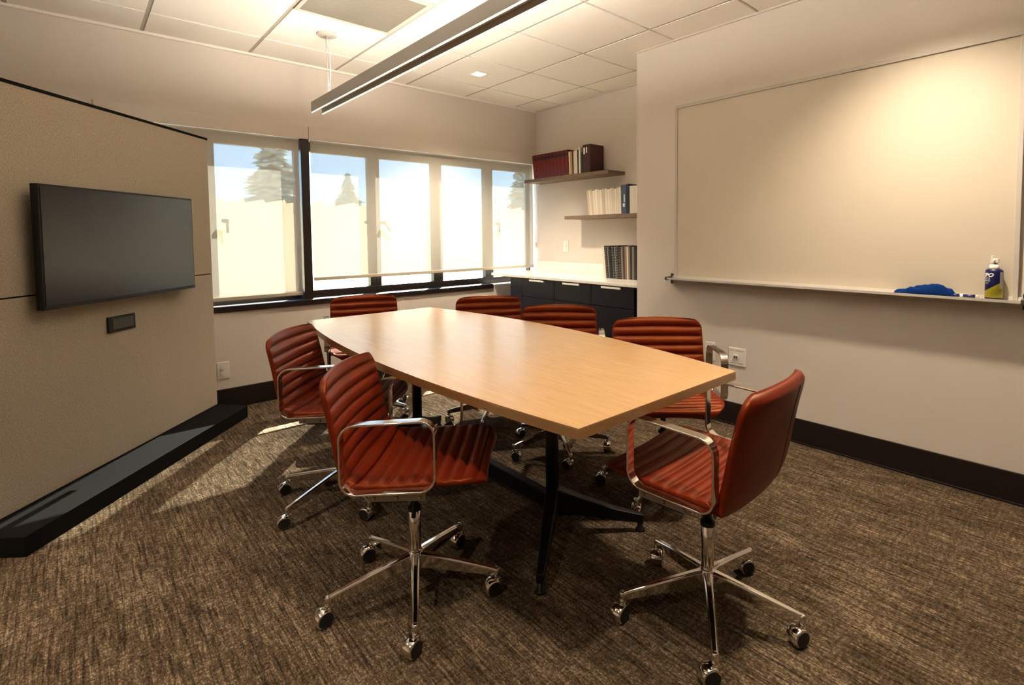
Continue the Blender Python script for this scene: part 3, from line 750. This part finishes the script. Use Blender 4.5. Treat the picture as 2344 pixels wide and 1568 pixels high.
# ------------------------------------------------------------------ conference table
def table():
    TB = empty('conference_table', (1.36, 2.10, 0), label='boat shaped light oak conference table on a black metal base', cat='table')
    ox, oy = 1.36, 2.10
    ya, yb = .935, 3.275
    pts = []; n = 40
    def half(t): return .403+.118*(1-(2*t-1)**2)
    def xcf(t): return 1.335+.062*t+.02*(1-(2*t-1)**2)-ox
    for i in range(n+1):
        t = i/n; y = ya+(yb-ya)*t-oy; pts.append((xcf(t)+half(t), y))
    for i in range(n+1):
        t = 1-i/n; y = ya+(yb-ya)*t-oy; pts.append((xcf(t)-half(t), y))
    top = MB().prism(pts, .7365, .740, 0); top.build('tabletop', M['top'], parent=TB)
    MB().prism(pts, .709, .7365, 0, smooth=False).build('table_edge', M['edge'], parent=TB)
    colx = 1.413-ox
    for sy, yc in ((-1, 1.575), (1, 2.74)):
        y = yc-oy
        MB().lathe([(.027, .10), (.027, .709)], 20, mat=Matrix.Translation((colx, y, 0))).build('column', M['bmetal'], parent=TB)
        MB().box((colx-.20, y-.05, .695), (colx+.20, y+.05, .7089)).build('mounting_plate', M['bmetal'], parent=TB, bevel=.002)
        for sx in (-1, 1):
            d = Vector((sx*.276, sy*.241, 0)); L = d.length; ux = d.normalized(); nx = Vector((-ux.y, ux.x, 0))
            P = Vector((colx, y, 0)); vs = []
            for s, zt, zb, w in ((.0, .20, .085, .026), (.12, .15, .08, .023), (.26, .10, .052, .018), (L+.012, .07, .035, .014)):
                for q in (-1, 1):
                    vs += [P+ux*s+nx*q*w+Vector((0,0,zt)), P+ux*s+nx*q*w+Vector((0,0,zb))]
            fs = []
            for k in range(3):
                a = k*4; b = a+4
                fs += [(a, b, b+1, a+1), (a+2, a+3, b+3, b+2), (a, a+2, b+2, b), (a+1, b+1, b+3, a+3)]
            fs += [(0,1,3,2), (12,14,15,13)]
            lg = MB().add(vs, fs).build('leg', M['bmetal'], parent=TB, bevel=.004)
            MB().lathe([(.012, .04), (.012, .012), (.019, .008), (.02, 0)], 16, mat=Matrix.Translation(P+ux*L)).build('glide', M['bmetal'], parent=lg)
    MB().box((colx-.02, 1.575-oy, .10), (colx+.02, 2.74-oy, .165)).build('stretcher', M['bmetal'], parent=TB, bevel=.004)
table()

# ------------------------------------------------------------------ chairs
def catmull(pts, n):
    out = []
    P = [pts[0]]+list(pts)+[pts[-1]]
    for i in range(1, len(P)-2):
        p0, p1, p2, p3 = [Vector(q) for q in P[i-1:i+3]]
        for k in range(n):
            t = k/n
            out.append(.5*((2*p1)+(-p0+p2)*t+(2*p0-5*p1+4*p2-p3)*t*t+(-p0+3*p1-3*p2+p3)*t**3))
    out.append(Vector(pts[-1])); return out
def resample(pl, step):
    d = [0]
    for a, b in zip(pl, pl[1:]): d.append(d[-1]+(b-a).length)
    n = round(d[-1]/step); out = []; j = 0
    for i in range(n+1):
        s = d[-1]*i/n
        while j < len(d)-2 and d[j+1] < s: j += 1
        t = (s-d[j])/max(1e-9, d[j+1]-d[j]); out.append(pl[j].lerp(pl[j+1], t))
    return out, d[-1]
PROF = [(.258,.452), (.262,.466), (.250,.482), (.215,.491), (.12,.487), (.0,.480), (-.075,.477), (-.122,.479), (-.152,.491), (-.169,.518), (-.180,.560), (-.191,.620), (-.205,.690), (-.219,.750), (-.232,.800)]
def chair_proto():
    C = empty('conference_chair', (0,0,0))
    pl = catmull([(x, z) for x, z in PROF], 12)
    cp, S = resample(pl, .0056); n = len(cp)
    ts = [-1, -.985, -.95, -.88, -.76, -.6, -.42, -.25, -.1, -.03, 0, .03, .1, .25, .42, .6, .76, .88, .95, .985, 1]; m = len(ts)
    PITCH = S/17
    front, back = [], []
    for i, c in enumerate(cp):
        s = S*i/(n-1)
        tg = (cp[min(i+1, n-1)]-cp[max(i-1, 0)]).normalized(); nr = Vector((tg.y, -tg.x))   # up / forward normal
        hw = .236 - .010*max(0, (s-.40)/(S-.40))
        for s_, r_ in ((s, .105), (S-s, .055)):
            if s_ < r_: hw -= r_-math.sqrt(max(0, r_*r_-(r_-s_)**2))
        up_ = max(0, min(1, (s-.28)/.18)); conc = .010+.013*up_
        roll_ = abs(math.sin(PI*s/PITCH))**.6
        endf = min(1, s/.02, (S-s)/.014)
        fr, bk = [], []
        crown = .012*max(0, (s-(S-.12))/.12)
        for t in ts:
            y = t*hw; ef = 1-abs(t)**10
            bul = (-.009+.0165*roll_)*ef*max(0, endf)
            off = conc*t*t
            ext = tg*(crown*(1-t*t))
            P = c+nr*(off+bul)+ext
            th = (.026*(1-.6*abs(t)**6))*(.35+.65*max(0, min(1, endf)))
            Q = c+nr*(off-.006-th)+ext
            if s > .42 and abs(t+.42) < .01: Q += nr*.003
            wk = .72*math.exp(-((s-.405)/.055)**2)
            Q = Q.lerp(Vector((-.192+off*.9, .458+off*.2)), wk)
            fr.append(Vector((P.x, y, P.y))); bk.append(Vector((Q.x, y, Q.y)))
        front.append(fr); back.append(bk)
    split = max(i for i in range(n) if S*i/(n-1) <= PITCH*9+1e-6)
    def shell(i0, i1, name):
        vs, fs = [], []
        for i in range(i0, i1+1): vs += front[i]+back[i]
        w = 2*m; k = i1-i0
        for a in range(k):
            for j in range(m-1):
                p = a*w+j; fs.append((p, p+1, p+w+1, p+w)); q = a*w+m+j; fs.append((q, q+w, q+w+1, q+1))
            fs.append((a*w, (a+1)*w, (a+1)*w+m, a*w+m)); fs.append((a*w+m-1, a*w+2*m-1, (a+1)*w+2*m-1, (a+1)*w+m-1))
        for a in (0, k):
            for j in range(m-1): p = a*w+j; fs.append((p, p+m, p+m+1, p+1))
        return MB().add(vs, fs, 0, True).build(name, M['leather'], parent=C)
    shell(0, split, 'seat'); bk_ = shell(split, n-1, 'backrest')
    # stitched seam down the rear cover
    seam = [back[i][6]-Vector((.0005, 0, 0)) for i in range(split+6, n-2, 3)]
    MB().tube(seam, .0016, 6).build('rear_seam', M['seam'], parent=bk_)
    # welt along the shell rim
    # arm loops
    def rrect(x0, x1, z0, z1, r, n=8, slant=.012):
        pts = []
        for cx_, cz_, a0 in ((x1-r, z0+r, -90), (x1-r, z1-r, 0), (x0+r, z1-r, 90), (x0+r, z0+r, 180)):
            for k in range(n+1):
                a = R(a0+90*k/n); pts.append((cx_+r*math.cos(a), cz_+r*math.sin(a)))
        return [(x+0*z, z+slant*((x-x0)/(x1-x0))*(1 if z > (z0+z1)/2 else .6)) for x, z in pts]
    for s in (-1, 1):
        a = rrect(-.152, .132, .472, .686, .048); b = rrect(-.1455, .1255, .4785, .6795, .0415); k = len(a)
        yi, yo = s*.2375, s*.271; vs = []
        for pts, y in ((a, yi), (a, yo), (b, yi), (b, yo)): vs += [(x, y, z) for x, z in pts]
        fs = []
        for i in range(k):
            j = (i+1) % k
            fs += [(i, j, k+j, k+i), (2*k+i, 3*k+i, 3*k+j, 2*k+j), (i, 2*k+i, 2*k+j, j), (k+i, k+j, 3*k+j, 3*k+i)]
        o = MB().add(vs, fs, 0, True).build('armrest', M['chrome'], parent=C, bevel=0)
        md = o.modifiers.new('bev', 'BEVEL'); md.width = .0018; md.segments = 2; md.limit_method = 'ANGLE'
        md2 = o.modifiers.new('wn', 'WEIGHTED_NORMAL'); md2.keep_sharp = False
        br = MB().box((-.075, s*.250-.004, .449), (.098, s*.250+.004, .474))
        for bxx in (-.055, .012, .080):
            br.lathe([(.005, 0), (.005, .004), (.003, .006), (.0, .006)], 12, mat=Matrix.Translation((bxx, s*.254, .460)) @ Matrix.Rotation(-s*PI/2, 4, 'X'))
        br.build('side_bracket', M['steel'], parent=C, bevel=.001)
    MB().box((-.045, -.248, .440), (.045, .248, .452)).box((-.075, -.075, .405), (.095, .075, .452)).build('seat_mechanism', M['bmetal'], parent=C, bevel=.006)
    MB().tube([(.035, -.06, .42), (.035, -.12, .41), (.04, -.175, .355)], .007, 8).build('tilt_lever', M['bmetal'], parent=C)
    MB().lathe([(.013, .29), (.013, .41)], 16).lathe([(.0235, .290), (.0235, .302), (.016, .306)], 20).build('gas_lift', M['bmetal'], parent=C)
    MB().lathe([(.0205, .085), (.0205, .296), (.018, .298)], 28).lathe([(.027, .088), (.030, .094), (.030, .128), (.024, .142), (.0205, .146)], 28).build('column', M['chrome'], parent=C)
    # star base: one leg with its caster
    vs = []; rows_ = [(.018, .142, .086, .016, .014), (.06, .135, .086, .0135, .011), (.15, .117, .075, .0120, .009), (.25, .096, .066, .0108, .008), (.285, .088, .063, .0105, .008)]
    for x, zt, zb, wt, wb in rows_:
        vs += [(x, -wt*.55, zt), (x, wt*.55, zt), (x, wt, zt-.006), (x, wb, zb), (x, -wb, zb), (x, -wt, zt-.006)]
    fs = []
    for a in range(len(rows_)-1):
        for j in range(6): fs.append((a*6+j, a*6+(j+1) % 6, (a+1)*6+(j+1) % 6, (a+1)*6+j))
    fs += [list(range(6)), [24+j for j in range(6)]]
    lm = MB().add(vs, fs, 0, False).lathe([(.0095, .058), (.011, .062), (.011, .084), (.008, .0885), (.0, .0895)], 16, mat=Matrix.Translation((.285, 0, 0)))
    leg = lm.build('leg', M['chrome'], parent=C, bevel=.0015)
    cs = MB()   # origin at the stem foot on the floor below leg tip
    RY = Matrix.Rotation(PI/2, 4, 'X')
    cs.lathe([(.0065, .045), (.0065, .060)], 12, 0)
    cs.lathe([(.010, .043), (.012, .048), (.008, .053)], 14, 0)
    whl = Matrix.Translation((.016, 0, .0265)) @ RY
    cs.lathe([(.0, -.0185), (.0235, -.0185), (.0262, -.016), (.0262, .016), (.0235, .0185), (.0, .0185)], 26, 0, whl)
    cs.prism([(-.004, .026), (.016, .0528), (.0, .055), (-.012, .049)], -.008, .008, 0, Matrix(((1,0,0,0),(0,0,-1,0),(0,1,0,0),(0,0,0,1))))
    for q in (-1, 1):
        cs.lathe([(.0, .0), (.0205, .0), (.0215, q*-.001)], 24, 1, Matrix.Translation((.016, q*.0192, .0265)) @ RY)
    caster = cs.build('caster', [M['chrome'], M['rubber']], parent=leg, loc=(.285, 0, 0)); caster.scale = (1.1, 1.12, 1.06)
    legs = [leg]
    for k in range(4): legs.append(copy_tree(leg, C))
    for k, l in enumerate(legs): l.rotation_euler = (0, 0, R(72*k))
    return C
proto = chair_proto()
CH = [
    ((.830, 1.644), -41, 26, (196, 178, 188, 200, 170), 'rust leather chair with chrome arms at the table side nearest the media panel, closer one'),
    ((.888, 2.486), -41, 56.5, (190, 182, 175, 120, 280), 'rust leather chair with chrome arms behind the closer media panel side chair'),
    ((1.46, 3.54), -109, 15, (30, 100, 200, 300, 60), 'rust leather chair at the far head of the table by the windows'),
    ((2.02, 2.86), -122, 7, (200, 90, 260, 20, 140), 'rust leather chair at the far corner of the table before the counter end'),
    ((2.006, 2.184), -136, 25, (60, 180, 300, 100, 220), 'rust leather chair at the table in front of the dark drawer cabinets'),
    ((2.030, 1.465), -135, 48, (240, 120, 30, 190, 330), 'rust leather chair between table and whiteboard wall, hiding part of the wall outlet'),
    ((1.479, .890), 94.5, -.5, (150, 215, 186, 150, 160), 'rust leather chair turned with its plain back towards the whiteboard at the near table end'),
]
for i, ((x, y), a, phi, cz, lb) in enumerate(CH):
    c = proto if i == 0 else copy_tree(proto)
    c.location = (x, y, 0); c.rotation_euler = (0, 0, R(a))
    tag(c, lb, 'chair', 'conference chairs around the table')
    lg = [o for o in c.children if o.name.startswith('leg')]
    for k, l in enumerate(lg):
        l.rotation_euler = (0, 0, R(phi-a+72*k))
        for cc in l.children: cc.rotation_euler = (0, 0, R(cz[k]-(phi+72*k)))

# ------------------------------------------------------------------ light
w = bpy.data.worlds.new('sky'); SC.world = w; w.use_nodes = True; nt = w.node_tree
bg = nt.nodes['Background']
tc = nt.nodes.new('ShaderNodeTexCoord'); sp = nt.nodes.new('ShaderNodeSeparateXYZ'); nt.links.new(tc.outputs['Generated'], sp.inputs[0])
rp = nt.nodes.new('ShaderNodeValToRGB'); e = rp.color_ramp.elements
e[0].position, e[0].color = .0, (.42,.67,.90,1); e[1].position, e[1].color = .45, (.22,.48,.95,1)
nt.links.new(sp.outputs['Z'], rp.inputs['Fac'])
ns = nt.nodes.new('ShaderNodeTexNoise'); ns.inputs['Scale'].default_value = 5; ns.inputs['Detail'].default_value = 5
mpn = nt.nodes.new('ShaderNodeMapping'); mpn.inputs['Scale'].default_value = (1,1,3); nt.links.new(tc.outputs['Generated'], mpn.inputs[0]); nt.links.new(mpn.outputs[0], ns.inputs['Vector'])
mr = nt.nodes.new('ShaderNodeMapRange'); mr.inputs[1].default_value = .6; mr.inputs[2].default_value = .9; nt.links.new(ns.outputs['Fac'], mr.inputs[0])
mx = nt.nodes.new('ShaderNodeMix'); mx.data_type = 'RGBA'; nt.links.new(mr.outputs[0], mx.inputs[0]); nt.links.new(rp.outputs[0], mx.inputs[6]); mx.inputs[7].default_value = (.80,.88,.97,1)
nt.links.new(mx.outputs[2], bg.inputs['Color']); bg.inputs['Strength'].default_value = 1.2
sun = bpy.data.lights.new('sun', 'SUN'); sun.energy = 11; sun.angle = .009; sun.color = (1, .95, .86)
so = bpy.data.objects.new('sun', sun); COL.objects.link(so); so.location = (6, 12, 9)
so.rotation_euler = Vector((-.58, -.71, -.845)).to_track_quat('-Z', 'Y').to_euler()

SC.view_settings.view_transform = 'Standard'; SC.view_settings.look = 'None'
SC.view_settings.gamma = 1; SC.view_settings.use_curve_mapping = False; SC.view_settings.exposure = 2.75
cy_ = SC.cycles; cy_.use_denoising = True; cy_.max_bounces = 10; cy_.diffuse_bounces = 5; cy_.glossy_bounces = 5; cy_.transparent_max_bounces = 12; cy_.transmission_bounces = 6
cy_.sample_clamp_indirect = 6; cy_.caustics_reflective = False; cy_.caustics_refractive = False
